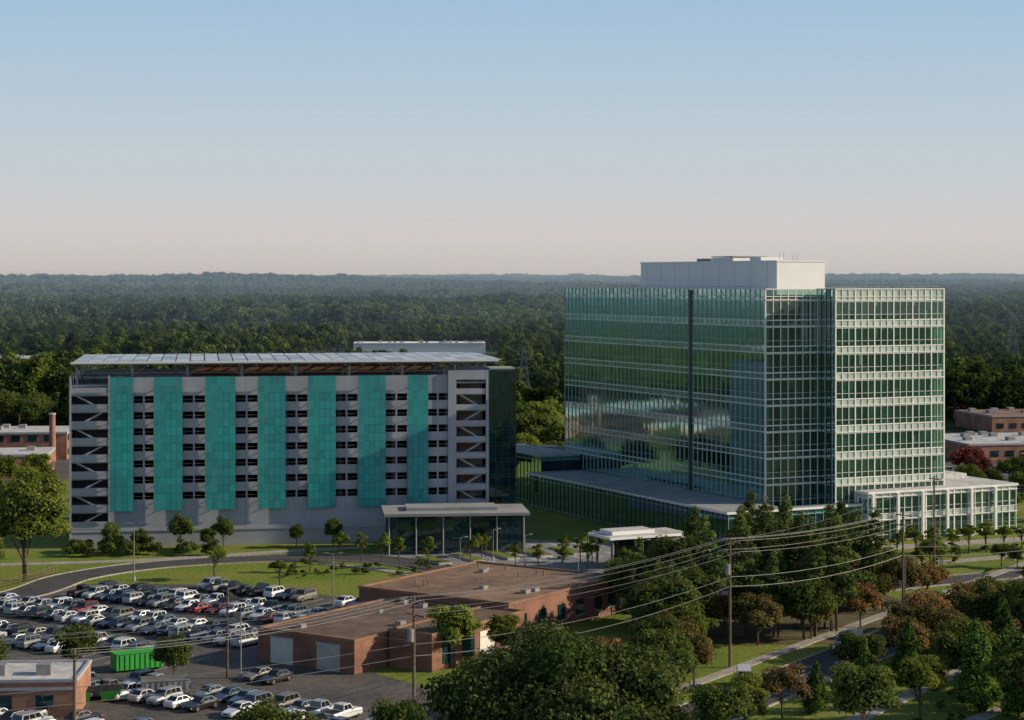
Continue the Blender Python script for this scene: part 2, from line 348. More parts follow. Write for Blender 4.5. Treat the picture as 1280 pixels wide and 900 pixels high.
for z0,z1 in zip(FZ[:-1],FZ[1:]):
    for k in range(16):
        u=random.uniform(1.5,W1-1); mb.box(u,u+.15,2.0,random.uniform(3,9),z0+.05,z1-.6,'inter') if k<2 else None
        u=random.uniform(W1+1,WT-3.6); d=random.uniform(-3.5,3); mb.box(u,u+random.uniform(.2,2.6),d,d+.2,z0+.05,z1-random.uniform(.6,2.4),'inter') if k<11 else None
        v=random.uniform(2,LW-6); d=random.uniform(1.8,6); mb.box(d,d+.2,v,v+random.uniform(1,5),z0+.05,z1-random.uniform(.6,1.6),'inter')
    for y in np.arange(1.5,LW,9.0): mb.box(1.2,1.8,y,y+.6,z0+.02,z1-.56,'white')
    for x in np.arange(W1+1.5,WT-1,6.8): mb.box(x,x+.6,-PJ+1.2,-PJ+1.8,z0+.02,z1-.56,'white')
mb.obj('interior_core_and_columns',TW)
mb=MB()
mb.box(.15,WT-.15,.15,LW-.15,FZ[-1]+.01,FZ[-1]+.25,'roofgrey'); mb.box(W1+.15,WT-.15,-PJ+.15,.14,FZ[-1]+.01,FZ[-1]+.25,'roofgrey')
mb.box(0,WT,LW,LW+.3,0,TOP,'spW')
mb.obj('roof_and_rear_wall',TW)
mb=MB()
mb.box(-.22,-.02,23.6,24.5,.1,TOP-.2,'mull_d'); mb.box(-.15,.1,-.15,.1,0,TOP+.1,'white'); mb.box(W1-.12,W1+.08,-PJ-.17,-PJ+.06,0,TOP+.1,'white'); mb.box(WT-.1,WT+.15,-PJ-.17,-PJ+.1,0,TOP+.1,'white')
mb.obj('corner_posts_and_seam',TW)
mb=MB()
px0,px1,py0,py1,pz=5.4,15.5,4.5,51.5,47.9
mb.box(px0,px1,py0,py1,42.1,pz,'white'); mb.box(px0-.12,px1+.12,py0-.12,py1+.12,pz+.002,pz+.25,'white',top='roofgrey')
for y in np.arange(py0+3,py1-1,5.2): mb.box(px0-.015,px0-.002,y,y+.05,42.2,pz-.1,'roofgrey')
mb.box(px0+1,px0+8,20,27,pz+.26,pz+.9,'white'); mb.box(px0+2,px0+7,29,34,pz+.26,pz+.8,'steel'); mb.box(px0+1,px0+6,11,14.5,pz+.26,pz+.9,'white')
mb.box(px0+.8,px0+8.2,19.8,27.2,pz+1.0,pz+1.15,'steel')
for x,y in ((7,6),(8.5,7),(10,6.3),(12,8)): mb.tube((x,y,pz+.3),(x,y,pz+1.6),.04,.03,'steel',5)
mb.obj('rooftop_penthouse',TW)
mb=MB()
for y in np.arange(0,LW,2.4): mb.tube((.5,y,TOP),(.5,y,TOP+.5),.03,.03,'steel',4)
mb.box(.46,.54,0,LW,TOP+.45,TOP+.52,'steel')
for x in np.arange(W1,WT,2.4): mb.tube((x,-PJ+.6,TOP),(x,-PJ+.6,TOP+.5),.03,.03,'steel',4)
mb.box(W1,WT,-PJ+.56,-PJ+.64,TOP+.45,TOP+.52,'steel')
mb.obj('roof_railing',TW)
ex,ey=-12.0,-7.0
gl,fr=MB(),MB()
WZ=6.2; WL=72
curtain(gl,fr,None,face('W',ey,ex),WL,[0,WZ],1.6,'glassD','glassD','mull_d',proud=.12,mw=.07,rail='mull',seed=9)
curtain(gl,fr,None,face('S',ex,ey),-ex+14.8,[0,WZ],1.6,'glassD','spW','mull',proud=.12,mw=.07,rail='mull',seed=10)
gl.obj('wing_glazing',TW); fr.obj('wing_mullions',TW)
mb=MB(); mb.box(ex-.5,-.3,ey-.5,ey+WL+.5,WZ+.01,WZ+.4,'white',top='roofgrey'); mb.box(-.29,14.6,ey-.5,-5.5,WZ+.01,WZ+.4,'white',top='roofgrey')
mb.box(ex+3,ex+5,ey+4,ey+WL-5,0,WZ-.02,'conc_d')
mb.box(ex+8,ex+10,ey+30,ey+50,WZ+.41,WZ+.9,'roofgrey')
mb.obj('wing_roof',TW)
gl,fr=MB(),MB()
curtain(gl,fr,None,face('W',LW-7,-9),25,[0,9.4],1.6,'glassD','spW','mull_d',proud=.1,rail='mull',seed=11)
curtain(gl,fr,None,face('S',-9,LW-7),8.8,[0,9.4],1.6,'glassD','spW','mull_d',proud=.1,rail='mull',seed=12)
gl.obj('rear_block_glazing',TW); fr.obj('rear_block_mullions',TW)
mb=MB(); mb.box(-9.3,-.3,LW-7.3,LW+18.3,9.42,9.8,'mull',top='roofgrey'); mb.box(-6,6,LW+1,LW+17,0,9.4,'conc_d'); mb.obj('rear_block_roof',TW)
gl,fr,sh=MB(),MB(),MB()
curtain(gl,fr,sh,face('S',15.1,-8.5),32.2,[0,4.4,8.3],1.5,'glassS','spS','white',proud=.15,mw=.1,rail='white',fin=.4,bay=4,shade=.3,seed=13)
curtain(gl,fr,sh,face('W',-8.5,15.1),3.0,[0,4.4,8.3],1.5,'glassS','spS','white',proud=.12,rail='white',seed=14)
curtain(gl,fr,sh,face('E',-8.5,47.3),28,[0,4.4,8.3],1.5,'glassS','spS','white',proud=.12,rail='white',seed=15)
gl.obj('podium_glazing',TW); fr.obj('podium_mullions',TW); sh.obj('podium_shades',TW)
mb=MB(); mb.box(14.9,47.6,-8.9,-5.48,8.31,8.7,'white',top='white_r'); mb.box(34.0,47.6,-5.47,19.6,8.31,8.7,'white',top='white_r')
mb.box(15.5,47,-7.9,-5.6,4.0,4.35,'ceil'); mb.box(34.2,47,-5.5,19,4.0,4.35,'ceil'); mb.box(36,45,2,16,8.71,9.6,'white_r')
mb.box(18,46,-2.2,-2,.1,8.2,'inter'); 
for x in np.arange(15.5,47,5.3): mb.box(x,x+.45,-9.3,-8.85,0,8.3,'white')
mb.obj('podium_roof_and_columns',TW)
E=empty('entrance_canopy',(15,293,0),A)
mb=MB(); mb.box(0,14,0,7,5.0,5.4,'white',top='white_r'); mb.box(1.5,9,2,6,5.42,6.0,'white',top='white_r'); mb.box(11,15,-2,3,4.2,4.6,'white',top='white_r')
mb.obj('canopy_slab',E)
mb=MB()
for x in (1,5,9,13):
    for y in (1,6): mb.tube((x,y,0),(x,y,5),.2,.2,'steel',10)
mb.box(3,13,3,3.2,0,4.98,'glassD'); mb.box(3,13,5,5.2,0,4.9,'conc_d'); mb.obj('columns_and_vestibule',E)
E=empty('plaza_pavilion',(-20,312,0),math.radians(6))
mb=MB(); mb.box(-.8,23,-.8,11.8,6.3,6.75,'roofgrey',top='roofgrey'); mb.box(3,18,3,9,6.76,7.3,'roofgrey'); mb.obj('pavilion_roof',E)
gl,fr=MB(),MB(); curtain(gl,fr,None,face('S',0,1),22,[0,6.3],1.8,'glassD','glassD','mull_d',rail='mull_d',seed=20); curtain(gl,fr,None,face('W',1,0),9,[0,6.3],1.8,'glassD','glassD','mull_d',rail='mull_d',seed=21)
gl.obj('pavilion_glazing',E); fr.obj('pavilion_mullions',E)
mb=MB(); mb.box(2,20,4,10,0,6.2,'conc_d')
for x in np.arange(0,23,4.4): mb.tube((x,-.3,0),(x,-.3,6.3),.14,.14,'steel',8)
mb.obj('pavilion_core',E)

# ------------------------------------------------------------------ garage
GA=math.radians(9.2)
G=empty('parking_garage',(-73.8,320,0),GA)
GW,GD=75.3,31.0
rows=[24.7-2.7*i for i in range(7)]; OH=1.2
pan=[(6.7,10.5),(13.9,18.6),(22.4,27.4),(31.2,35.8),(39.6,44.3),(48.1,52.8),(56.6,60.1)]
mb=MB()
edges=[3.0]+[v for r in reversed(rows) for v in (r-OH/2,r+OH/2)]+[28.4]
for i in range(0,len(edges),2):
    x=6.7
    while x<63.5:
        x1=min(x+5.6,63.6); mb.box(x+.01,x1-.01,0,.3,edges[i],edges[i+1],'conc'); x=x1
for r in rows:
    z0,z1=r-OH/2,r+OH/2
    for (a,b) in pan: mb.box(a-.05,b+.05,.01,.29,z0,z1,'conc')
    gaps=[(pan[i][1],pan[i+1][0]) for i in range(6)]+[(60.1,63.6)]
    for a,b in gaps:
        c=(a+b)/2; mb.box(c-.14,c+.14,.01,.29,z0,z1,'conc')
        mb.box(a,b,.12,.16,z0+.5,z0+.55,'steel')
mb.box(0,64,.0,.3,0,2.6,'conc'); mb.box(0,64,-.15,.35,2.6,2.99,'conc')
mb.obj('precast_front',G)
mb=MB()
for z in [3.0]+[r-OH/2-.9 for r in rows]+[27.2]: mb.box(.3,GW-.3,.5,GD,z-.3,z,'conc')
for x in np.arange(8,GW-8,9.3):
    for y in (6,16,26): mb.box(x,x+.6,y,y+.6,0,27,'conc')
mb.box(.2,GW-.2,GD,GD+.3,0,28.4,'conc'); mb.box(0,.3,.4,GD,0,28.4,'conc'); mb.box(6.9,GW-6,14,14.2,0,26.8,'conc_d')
mb.box(GW-.3,GW,5,GD,0,28.4,'conc')
mb.obj('decks_and_columns',G)
mb=MB(); rl=MB()
for a,b in pan:
    n=max(3,round((b-a)/.95)); w=(b-a)/n
    for i in range(n):
        for j in range(16):
            z=6.1+j*1.4; mb.box(a+i*w+.02,a+(i+1)*w-.02,-.95,-.88,z+.02,z+1.38,'teal')
    for j in range(9): rl.box(a,b,-.87,-.8,6.1+j*2.75,6.25+j*2.75,'teal_d')
    for x in (a+.4,b-.4):
        for j in range(8): rl.box(x-.05,x+.05,-.8,0,7.5+j*2.7,7.62+j*2.7,'steel')
mb.obj('teal_screens',G); rl.obj('screen_rails',G)
mb=MB()
for i in range(10):
    z=.3+i*2.8
    mb.box(0,6.6,-.02,.28,z,z+1.25,'conc'); mb.box(0,6.6,.3,5,z-.2,z,'conc')
    pts=[(.8,.35,z+.1),(5.8,.35,z+2.7),(5.8,.35,z+3.0),(.8,.35,z+.45)] if i%2 else [(.8,.35,z+2.7),(5.8,.35,z+.1),(5.8,.35,z+.45),(.8,.35,z+3.0)]
    if i<9: mb.quad(pts,'conc')
mb.box(0,.35,-.06,.34,0,28.8,'conc'); mb.box(6.35,6.7,-.06,.34,0,28.8,'conc'); mb.box(.4,6.3,5,5.2,0,28,'conc_d')
mb.box(63.6,65,-.4,.4,0,29.2,'conc'); mb.box(70.2,70.7,-.4,.4,0,29.2,'conc'); mb.box(65,70.2,-.38,.3,27.6,29.2,'conc')
for i in range(10):
    z=.4+i*2.75
    mb.box(65.01,70.19,-.3,.0,z,z+.9,'conc'); mb.box(65.01,70.19,.01,4,z-.2,z-.01,'conc')
    if i<9: mb.quad([(65.4,.4,z),(69.8,.4,z+2.6),(69.8,.4,z+2.95),(65.4,.4,z+.35)] if i%2 else [(65.4,.4,z+2.6),(69.8,.4,z),(69.8,.4,z+.35),(65.4,.4,z+2.95)],'conc')
    mb.box(66,67.6,3.0,3.2,z,z+2.2,'rust')
mb.box(65,70.2,4.2,4.4,0,28,'inter')
mb.obj('stair_towers',G)
gl,fr=MB(),MB()
curtain(gl,fr,None,face('S',70.7,-.3),4.6,[0]+[2.75*i for i in range(1,11)]+[29.3],1.25,'glassD','glassD','mull_d',rail='mull_d',sp=(.3,.2),seed=30)
curtain(gl,fr,None,face('E',-.3,75.3),5.3,[0]+[2.75*i for i in range(1,11)]+[29.3],1.3,'glassD','glassD','mull_d',rail='mull_d',sp=(.3,.2),seed=31)
gl.obj('lobby_glazing',G); fr.obj('lobby_mullions',G)
mb=MB(); mb.box(70.8,75.2,-.2,4.9,29.31,29.6,'conc'); mb.box(70.9,75.1,4.6,4.8,0,29,'dark')
for i in range(1,11): mb.box(70.9,75.1,0,4.5,2.75*i-.3,2.75*i,'conc')
mb.obj('lobby_roof',G)
mb=MB(); st_=MB()
x=.6
while x<GW-3.2:
    y=-.6
    while y<GD-2:
        y1=y+5.2
        mb.box(x,x+2.2,y,y1,30.95,31.05,'solar'); y=y1+.4
    x+=2.42
mb.obj('solar_panels',G)
for y in np.arange(0,GD-1,5.5): st_.box(.3,GW-2.6,y-.1,y+.1,30.5,30.92,'steel')
for x in np.arange(1,GW-3,3.0): st_.box(x-.06,x+.06,-.6,GD-1,30.2,30.49,'steel')
for x in np.arange(1.2,GW-4,9.1):
    for y in (1,16,29): 
        st_.box(x-.2,x+.2,y-.2,y+.2,27.2,30.2,'steel')
        st_.tube((x,y,28.6),(x+2.4,y,30.3),.08,.08,'steel',5); st_.tube((x,y,28.6),(x-2.4,y,30.3),.08,.08,'steel',5)
st_.box(.3,GW-5,.1,.2,29.1,29.18,'steel'); st_.box(.3,GW-3,-.75,-.62,30.75,31.08,'white')
st_.box(20,64,28,28.6,27.2,29.6,'rust')
st_.obj('canopy_steelwork',G)

# ------------------------------------------------------------------ low brick building
B=empty('brick_warehouse',(O2[0],O2[1],0),math.atan2(W2[1],W2[0]))
mb=MB()
def block(mb,x0,x1,y0,y1,h,wall,roof,par='conc'):
    mb.box(x0,x1,y0,y1,0,h-.3,wall); mb.box(x0+.25,x1-.25,y0+.25,y1-.25,h-.298,h-.2,roof)
    for a in ((x0-.1,x1+.1,y0-.1,y0+.25),(x0-.1,x1+.1,y1-.25,y1+.1)): mb.box(*a,h-.299,h+.02,par)
    for a in ((x0-.1,x0+.25,y0+.252,y1-.252),(x1-.25,x1+.1,y0+.252,y1-.252)): mb.box(*a,h-.299,h+.015,par)
block(mb,0,14.5,0,25,4.0,'brick','roofdark','rust'); block(mb,-5,18.5,25.3,52,5.0,'brick','roofbrown','rust'); block(mb,14.8,21,6,25,4.4,'brick','roofdark','rust')
mb.obj('walls_and_roof',B)
mb=MB()
for x in (2,9): mb.box(x,x+3.4,-.06,.1,0.05,3.0,'shade'); mb.box(x-.15,x+3.55,-.1,-.0,3.0,3.2,'conc')
for y in (27.5,32,36.5,41,45.5,49): mb.box(18.45,18.56,y,y+1.8,1.2,3.2,'glassD'); mb.box(18.5,18.62,y-.1,y+1.9,1.05,1.2,'conc')
for y in (8,12,20): mb.box(20.95,21.06,y,y+2.4,.6,2.9,'glassD')
mb.box(20.95,21.07,15.5,18.5,.05,3.2,'shade')
for y in np.arange(2,24,4.6): mb.box(-.06,.05,y,y+2,1.4,2.8,'glassD')
mb.obj('doors_and_windows',B)
mb=MB()
for i in range(5):
    x,y=random.uniform(1,13),random.uniform(2,23); s=random.uniform(.5,1.0); mb.box(x,x+s,y,y+s*1.3,3.8,3.95+s*.5,'steel')
    x,y=random.uniform(-3,16),random.uniform(28,50); mb.box(x,x+s,y,y+s*1.4,4.8,4.95+s*.4,'steel')
for i in range(10):
    x,y=random.uniform(-3,16),random.uniform(28,50); mb.tube((x,y,4.8),(x,y,5.5),.1,.1,'rust',8)
mb.obj('roof_vents',B)
B=empty('brick_building',(-80,194,0),math.radians(4))
mb=MB(); block(mb,0,35.5,0,10,4,'brick_o','white_r'); 
mb.box(0,35.5,-.08,-.01,2.9,3.2,'conc')
for x in np.arange(2,34,4.2): mb.box(x,x+1.8,-.05,.02,1,2.4,'glassD')
for i in range(6): x=random.uniform(3,32); mb.box(x,x+1.5,3,4.8,3.8,4.9,'steel')
mb.obj('walls_and_roof',B)

def lowbuilding(name,x,y,w,d,h,rot,wall,roof,win=True):
    e=empty(name,(x,y,float(gz(x,y))),rot); mb=MB(); mb.box(0,w,0,d,-6,h,wall); mb.box(-.2,w+.2,-.2,d+.2,h+.01,h+.5,'conc',top=roof)
    if win:
        for z in np.arange(1.2,h-1.6,3.5):
            for u in np.arange(1.5,w-2,4): mb.box(u,u+2.2,-.08,.05,z,z+1.5,'glassD')
            for u in np.arange(1.5,d-2,4): mb.box(w-.05,w+.08,u,u+2.2,z,z+1.5,'glassD')
    mb.obj('walls_and_roof',e)
    mb=MB()
    for i in range(int(w*d/90)+2):
        u,v=random.uniform(1,w-3),random.uniform(1,d-3); mb.box(u,u+1.8,v,v+2,h+.5,h+1.4,'roofgrey')
    mb.obj('rooftop_units',e)
lowbuilding('brick_building',-150,425,46,18,5,.15,'brick_o','white_r')
lowbuilding('brick_building',-165,470,55,20,6.5,.1,'brick_o','white_r')
lowbuilding('brick_building',-315,850,125,30,max(4.,9-float(gz(-250,850))),.05,'brick_o','white_r')
lowbuilding('warehouse_building',-90,1090,75,30,6,.05,'white','white',False)
lowbuilding('shopping_centre',112,470,90,30,4.0,.2,'brick_o','white_r')
lowbuilding('shopping_centre',140,560,90,25,4.5,.2,'brick_o','roofbrown')
lowbuilding('warehouse_building',225,760,40,15,8,.1,'white_r','white_r',False)
E=empty('brick_chimney',(-113,472,0)); mb=MB(); mb.tube((0,0,0),(0,0,11.5),.9,.7,'brick_o',14); mb.tube((0,0,11.5),(0,0,11.9),.85,.85,'conc',14); mb.obj('stack',E)
def mast(x,y,h):
    E=empty('transmission_tower',(x,y,float(gz(x,y)))); mb=MB(); b=h*.12
    for sx in(-1,1):
        for sy in(-1,1): mb.tube((sx*b,sy*b,0),(sx*.4,sy*.4,h),.18,.12,'steel',4)
    for i in range(8):
        z0,z1=h*i/8,h*(i+1)/8; r0=b+(.4-b)*i/8; r1=b+(.4-b)*(i+1)/8
        for s in(-1,1): mb.tube((-r0,s*r0,z0),(r1,s*r1,z1),.08,.08,'steel',4); mb.tube((r0,s*r0,z0),(-r1,s*r1,z1),.08,.08,'steel',4)
    for z in (.7,.82,.94): mb.tube((-h*.16,0,h*z),(h*.16,0,h*z),.15,.15,'steel',4)
    mb.obj('lattice',E)
mast(236,905,30); mast(4,640,22)

# ------------------------------------------------------------------ cars
def car_mesh(kind):
    mb=MB()
    if kind=='sedan': ST=[(2.32,.5,.62),(2.2,.68,.78),(1.6,.80,.88),(.95,.93,.9),(-1.5,1.0,.9),(-2.15,.98,.84),(-2.32,.78,.7)]; gh=(.98,-1.85,.2,-1.15,.95,1.44)
    if kind=='suv': ST=[(2.35,.62,.7),(2.2,.88,.85),(1.3,1.02,.93),(.9,1.08,.94),(-1.9,1.1,.94),(-2.25,1.08,.9),(-2.35,.9,.8)]; gh=(1.05,-2.2,.45,-1.9,1.06,1.70)
    if kind=='pickup': ST=[(2.75,.68,.8),(2.6,.98,.92),(1.4,1.08,.97),(1.0,1.12,.98),(-.9,1.12,.98),(-2.5,1.1,.98),(-2.75,1.08,.95)]; gh=(1.05,-.85,.5,-.7,1.1,1.82)
    if kind=='van': ST=[(2.75,.6,.8),(2.6,1.0,.92),(2.0,1.2,.97),(1.6,1.28,.98),(-2.5,1.3,.98),(-2.7,1.3,.95),(-2.78,1.0,.9)]; gh=(1.9,-2.7,1.05,-2.6,1.25,2.35)
    rings=[]
    for i,(x,zt,hw) in enumerate(ST):
        zb=.38 if i in(0,len(ST)-1) else .24
        r=[(x,-hw*.9,zb),(x,-hw,zb+.14),(x,-hw,zb+(zt-zb)*.72),(x,-hw*.86,zt),(x,hw*.86,zt),(x,hw,zb+(zt-zb)*.72),(x,hw,zb+.14),(x,hw*.9,zb)]
        rings.append(r)
    for a,b in zip(rings,rings[1:]):
        for j in range(8): mb.quad([a[j],b[j],b[(j+1)%8],a[(j+1)%8]],'cpaint')
    mb.quad(rings[0],'cpaint'); mb.quad(rings[-1][::-1],'cpaint')
    xb0,xb1,xt0,xt1,zb,zt=gh; hb,ht=(.8,.62) if kind in('sedan',) else (.85,.72)
    b=[(xb0,-hb,zb-.05),(xb0,hb,zb-.05),(xb1,hb,zb-.05),(xb1,-hb,zb-.05)]; t=[(xt0,-ht,zt),(xt0,ht,zt),(xt1,ht,zt),(xt1,-ht,zt)]
    mb.quad(t,'cpaint')
    cen=Vector(((xb0+xb1)/2,0,(zb+zt)/2))
    for i in range(4):
        j=(i+1)%4; q=[Vector(b[i]),Vector(b[j]),Vector(t[j]),Vector(t[i])]; mb.quad(q,'cpaint')
        nrm=(q[1]-q[0]).cross(q[3]-q[0]).normalized(); c=sum(q,Vector())/4
        if nrm.dot(c-cen)<0: nrm=-nrm
        def lerp(u,v): return q[0]*(1-u)*(1-v)+q[1]*u*(1-v)+q[2]*u*v+q[3]*(1-u)*v
        segs=[(.06,.94)] if i%2==0 else ([(.05,.34),(.37,.64),(.67,.93)] if kind in('suv','van') else [(.06,.47),(.51,.92)])
        if kind=='van' and i%2: segs=[(.72,.95)] if i==3 else [(.05,.28)]
        for u0,u1 in segs: mb.quad([lerp(u0,.2)+nrm*.012,lerp(u1,.2)+nrm*.012,lerp(u1,.9)+nrm*.012,lerp(u0,.9)+nrm*.012],'cglass')
    if kind=='pickup': mb.box(-2.6,-1.0,-.78,.78,1.121,1.135,'dark')
    L=ST[0][0]; wx=L*.6
    for x in(-wx,wx):
        for s in(-1,1):
            hw=.93 if kind!='sedan' else .9
            mb.tube((x,s*(hw-.26),.34),(x,s*(hw+.015),.34),.35,.35,'tire',14); mb.tube((x,s*(hw+.016),.34),(x,s*(hw+.03),.34),.2,.18,'hub',10)
    zl=ST[1][1]*.85
    for s in(-1,1):
        mb.box(L-.17,L-.04,s*.48,s*.74,zl-.13,zl+.0,'lamp_w'); mb.box(-L+.02,-L+.12,s*.5,s*.76,zl-.05,zl+.12,'lamp_r')
        mb.box(xb0-.35,xb0-.15,s*(hb+.1),s*(hb+.26),zb,zb+.14,'cpaint')
    mb.box(L-.07,L+.01,-.4,.4,.42,.58,'dark'); mb.box(-L-.01,-L+.05,-.26,.26,.55,.68,'shade')
    return mb.mesh('car_'+kind)
CM={k:car_mesh(k) for k in('sedan','suv','pickup','van')}
cols=[(.75,.75,.74)]*4+[(.42,.43,.44)]*4+[(.2,.21,.22)]*4+[(.02,.02,.022)]*6+[(.03,.05,.10)]*3+[(.2,.02,.02)]+[(.10,.15,.18)]*3+[(.22,.2,.16)]
R=random.Random(5)
def car(x,y,rot,kind=None,col=None,name='parked_car'):
    kind=kind or R.choice(['sedan','sedan','sedan','suv','suv','suv','pickup'])
    inst(name,CM[kind],(x,y,.05),rot,R.uniform(.86,.95) if name=='parked_car' else 1,col or R.choice(cols))
dang=math.atan2(D2[1],D2[0])
for d,w0,w1 in ((-9,-50,-22),(-4.2,-54,-14),(6,-57,-6),(10.8,-57,-6),(20.8,-55,-8),(25.6,-52,-8),(35.4,-42,-8)):
    w=w0
    while w<w1:
        if R.random()<(.92 if d<30 else .75):
            x,y=lot(w+1.27,d+R.uniform(-.3,.3)); car(x,y,dang+(math.pi if R.random()<.5 else 0)+R.uniform(-.04,.04))
        w+=2.55
for d,w0,w1 in ((-8,2,14),(-18,-4,34),(-22.8,-6,38),(-33.5,-4,38),(-38.3,-4,38)):
    w=w0
    while w<w1:
        if R.random()<.78: x,y=lot(w,d+R.uniform(-.3,.3)); car(x,y,dang+(math.pi if R.random()<.5 else 0)+R.uniform(-.04,.04))
        w+=2.6
for (t,o) in ((52,2.0),(90,-2.0)): x,y=st(t,o); car(x,y,dang+(math.pi if o<0 else 0),'sedan' if o>0 else 'suv',name='car')
car(25.5,211,dang+.5,'van',(.8,.8,.79),'white_van'); car(40.5,231.5,dang+math.pi,'van',(.8,.8,.79),'white_van')
for i in range(90):
    r=i%6; k=i//6; x=92+k*2.9+r*2; y=[440,446,452,512,518,535][r]+k*.6
    if R.random()<.85: car(x,y,1.3)
for i in range(40):
    r=i%3; k=i//3; x=-150+k*3.4; y=[510,516,532][r]
    if R.random()<.8: car(x,y,1.5)

def container(name,x,y,rot,k,sc=1):
    E=empty(name,(x,y,.04),rot); mb=MB(); L,Wd,H=6.2*sc,2.4,2.3*sc
    mb.box(0,L,0,Wd,.25,.35,k); mb.box(0,L,0,.08,.35,H,k); mb.box(0,L,Wd-.08,Wd,.35,H,k); mb.box(0,.08,.08,Wd-.08,.35,H,k); mb.box(L-.08,L,.08,Wd-.08,.35,H*.9,k)
    for u in np.arange(.4,L,.6): mb.box(u,u+.1,-.08,-.001,.35,H-.1,k); mb.box(u,u+.1,Wd+.001,Wd+.08,.35,H-.1,k)
    mb.box(-.05,L+.05,-.1,.1,H+.001,H+.12,k); mb.box(-.05,L+.05,Wd-.1,Wd+.1,H+.001,H+.12,k); mb.box(.1,L-.1,.1,Wd-.1,.36,H*.7,'mulch')
    for u in (.6,L-.6):
        for s in (.4,Wd-.4): mb.tube((u,s-.1,.15),(u,s+.1,.15),.15,.15,'tire',8)
    mb.obj('shell',E)
def dumpster(x,y,rot,k):
    E=empty('dumpster',(x,y,.04),rot); mb=MB()
    b=[(0,.1,.15),(1.9,.1,.15),(1.9,1.4,.15),(0,1.4,.15)]; t=[(-.1,-.2,1.25),(2.0,-.2,1.25),(2.0,1.5,1.5),(-.1,1.5,1.5)]
    for i in range(4): j=(i+1)%4; mb.quad([b[i],b[j],t[j],t[i]],k)
    mb.quad(b,k); mb.quad([(p[0],p[1],p[2]+.02) for p in t],'dark'); mb.box(-.25,-.1,.2,1.2,.7,.9,'steel'); mb.box(2.0,2.15,.2,1.2,.7,.9,'steel'); mb.obj('bin',E)
container('green_container',-45,218.5,.5,'green_c',.9); container('rolloff_container',-39.5,205,.25,'steel',.8)
dumpster(-43.5,203.5,.2,'green_c'); dumpster(-46.5,202.6,.2,'green_c')

# ------------------------------------------------------------------ poles, wires, lamps
def pole(x,y,h,ang,arms=2,tr=False,rad=.16):
    E=empty('utility_pole',(x,y,0),ang); mb=MB(); mb.tube((0,0,0),(0,0,h),rad*1.2,rad*.75,'wood',10); mb.obj('pole',E); mb=MB()
    for i in range(arms):
        z=h-.5-i*1.3; mb.box(.15,.27,-1.3,1.3,z-.07,z+.07,'wood')
        mb.tube((.2,-.6,z),(0,0,z-.6),.03,.03,'steel',4); mb.tube((.2,.6,z),(0,0,z-.6),.03,.03,'steel',4)
        for s in(-1.2,-.6,.6,1.2): mb.tube((.2,s,z+.07),(.2,s,z+.3),.05,.04,'hub',6)
    if tr: mb.tube((-.4,0,h-4.2),(-.4,0,h-3.1),.3,.3,'steel',12); mb.tube((-.4,0,h-3.1),(-.4,0,h-3.0),.32,.2,'steel',12)
    mb.obj('crossarms',E)
    return (x,y,h,ang)
PL=[pole(-95,150,15,.3),pole(-9.2,180,15.2,.75,2,True),pole(25.2,222,15,.75,2,True),pole(50.3,247,15,.7,2),pole(84,268,15,.6),pole(140,310,15,.6)]
PB=[pole(-110,205,13,0,1),pole(-36,158,14.5,.6,1),pole(-32,216,10,.4,1)]
pole(62,282,16,.5,1); pole(95,300,14,.5,1)
mb=MB()
def wire(p,q,sag,k='wire',r=.022):
    p=Vector(p);q=Vector(q); prev=p; N=18
    for i in range(1,N+1):
        t=i/N; c=p.lerp(q,t); c.z-=4*sag*t*(1-t); mb.tube(prev,c,r,r,k,4,False); prev=c
def armpt(P,s,lv): x,y,h,a=P; return (x+math.cos(a)*.2-math.sin(a)*s,y+math.sin(a)*.2+math.cos(a)*s,h-.2-lv*1.3)
for a,b in zip(PL,PL[1:]):
    L=math.dist(a[:2],b[:2])
    for s in(-1.2,.6,1.2): wire(armpt(a,s,0),armpt(b,s,0),L*.018)
    for s in(-1.2,1.2): wire(armpt(a,s,1),armpt(b,s,1),L*.02)
    wire((a[0],a[1],a[2]-4.5),(b[0],b[1],b[2]-4.5),L*.022,r=.03); wire((a[0],a[1],a[2]-5.6),(b[0],b[1],b[2]-5.6),L*.026,r=.035)
for s in(-1.2,0,1.2): wire(armpt(PB[0],s,0),armpt(PL[1],s,1),1.6); wire(armpt(PB[1],s,0),armpt(PL[1],s,0),.8)
wire((PB[2][0],PB[2][1],9.5),(PL[1][0],PL[1][1],11),.8); wire((PB[2][0],PB[2][1],9.2),(-80,204,6),1); wire((PL[2][0],PL[2][1],14),(10,243,4.6),.5); wire(armpt(PL[2],0,0),(62,282,15.7),1.2); wire((62,282,15.7),(95,300,13.6),1)
mb.obj('power_lines')
def lamp(x,y,h,rot,two=False,r=.09):
    E=empty('street_lamp',(x,y,0),rot); mb=MB(); mb.tube((0,0,0),(0,0,.6),.22,.2,'conc',10); mb.tube((0,0,.6),(0,0,h),r,r*.7,'steel',8)
    for s in ((1,-1) if two else (1,)): 
        mb.tube((0,0,h-.1),(s*.8,0,h+.1),.05,.04,'steel',6); mb.box(s*.7,s*1.3,-.14,.14,h+.05,h+.17,'steel'); mb.box(s*.8,s*1.2,-.1,.1,h+.02,h+.049,'lamp_w')
    mb.obj('lamp_post',E)
lamp(-56.3,286,8.5,0,True); lamp(-30.5,216,8,0,True); lamp(-24,258,8,0,True)
for t in(45,95): lamp(*st(t,-6),7.5,-.6,r=.07)
for t in(20,80): lamp(*st(t,6),7.5,2.5,r=.07)
for x,y in((-8,296),(2,299),(12,303),(-3,306),(10,290),(20,293),(66,300),(80,306),(48,292)): lamp(x,y,5,.4,False,.07)
E=empty('guard_fence'); mb=MB(); fp=smooth_path([(-95,263),(-78,272),(-72,284),(-69,293)],8)
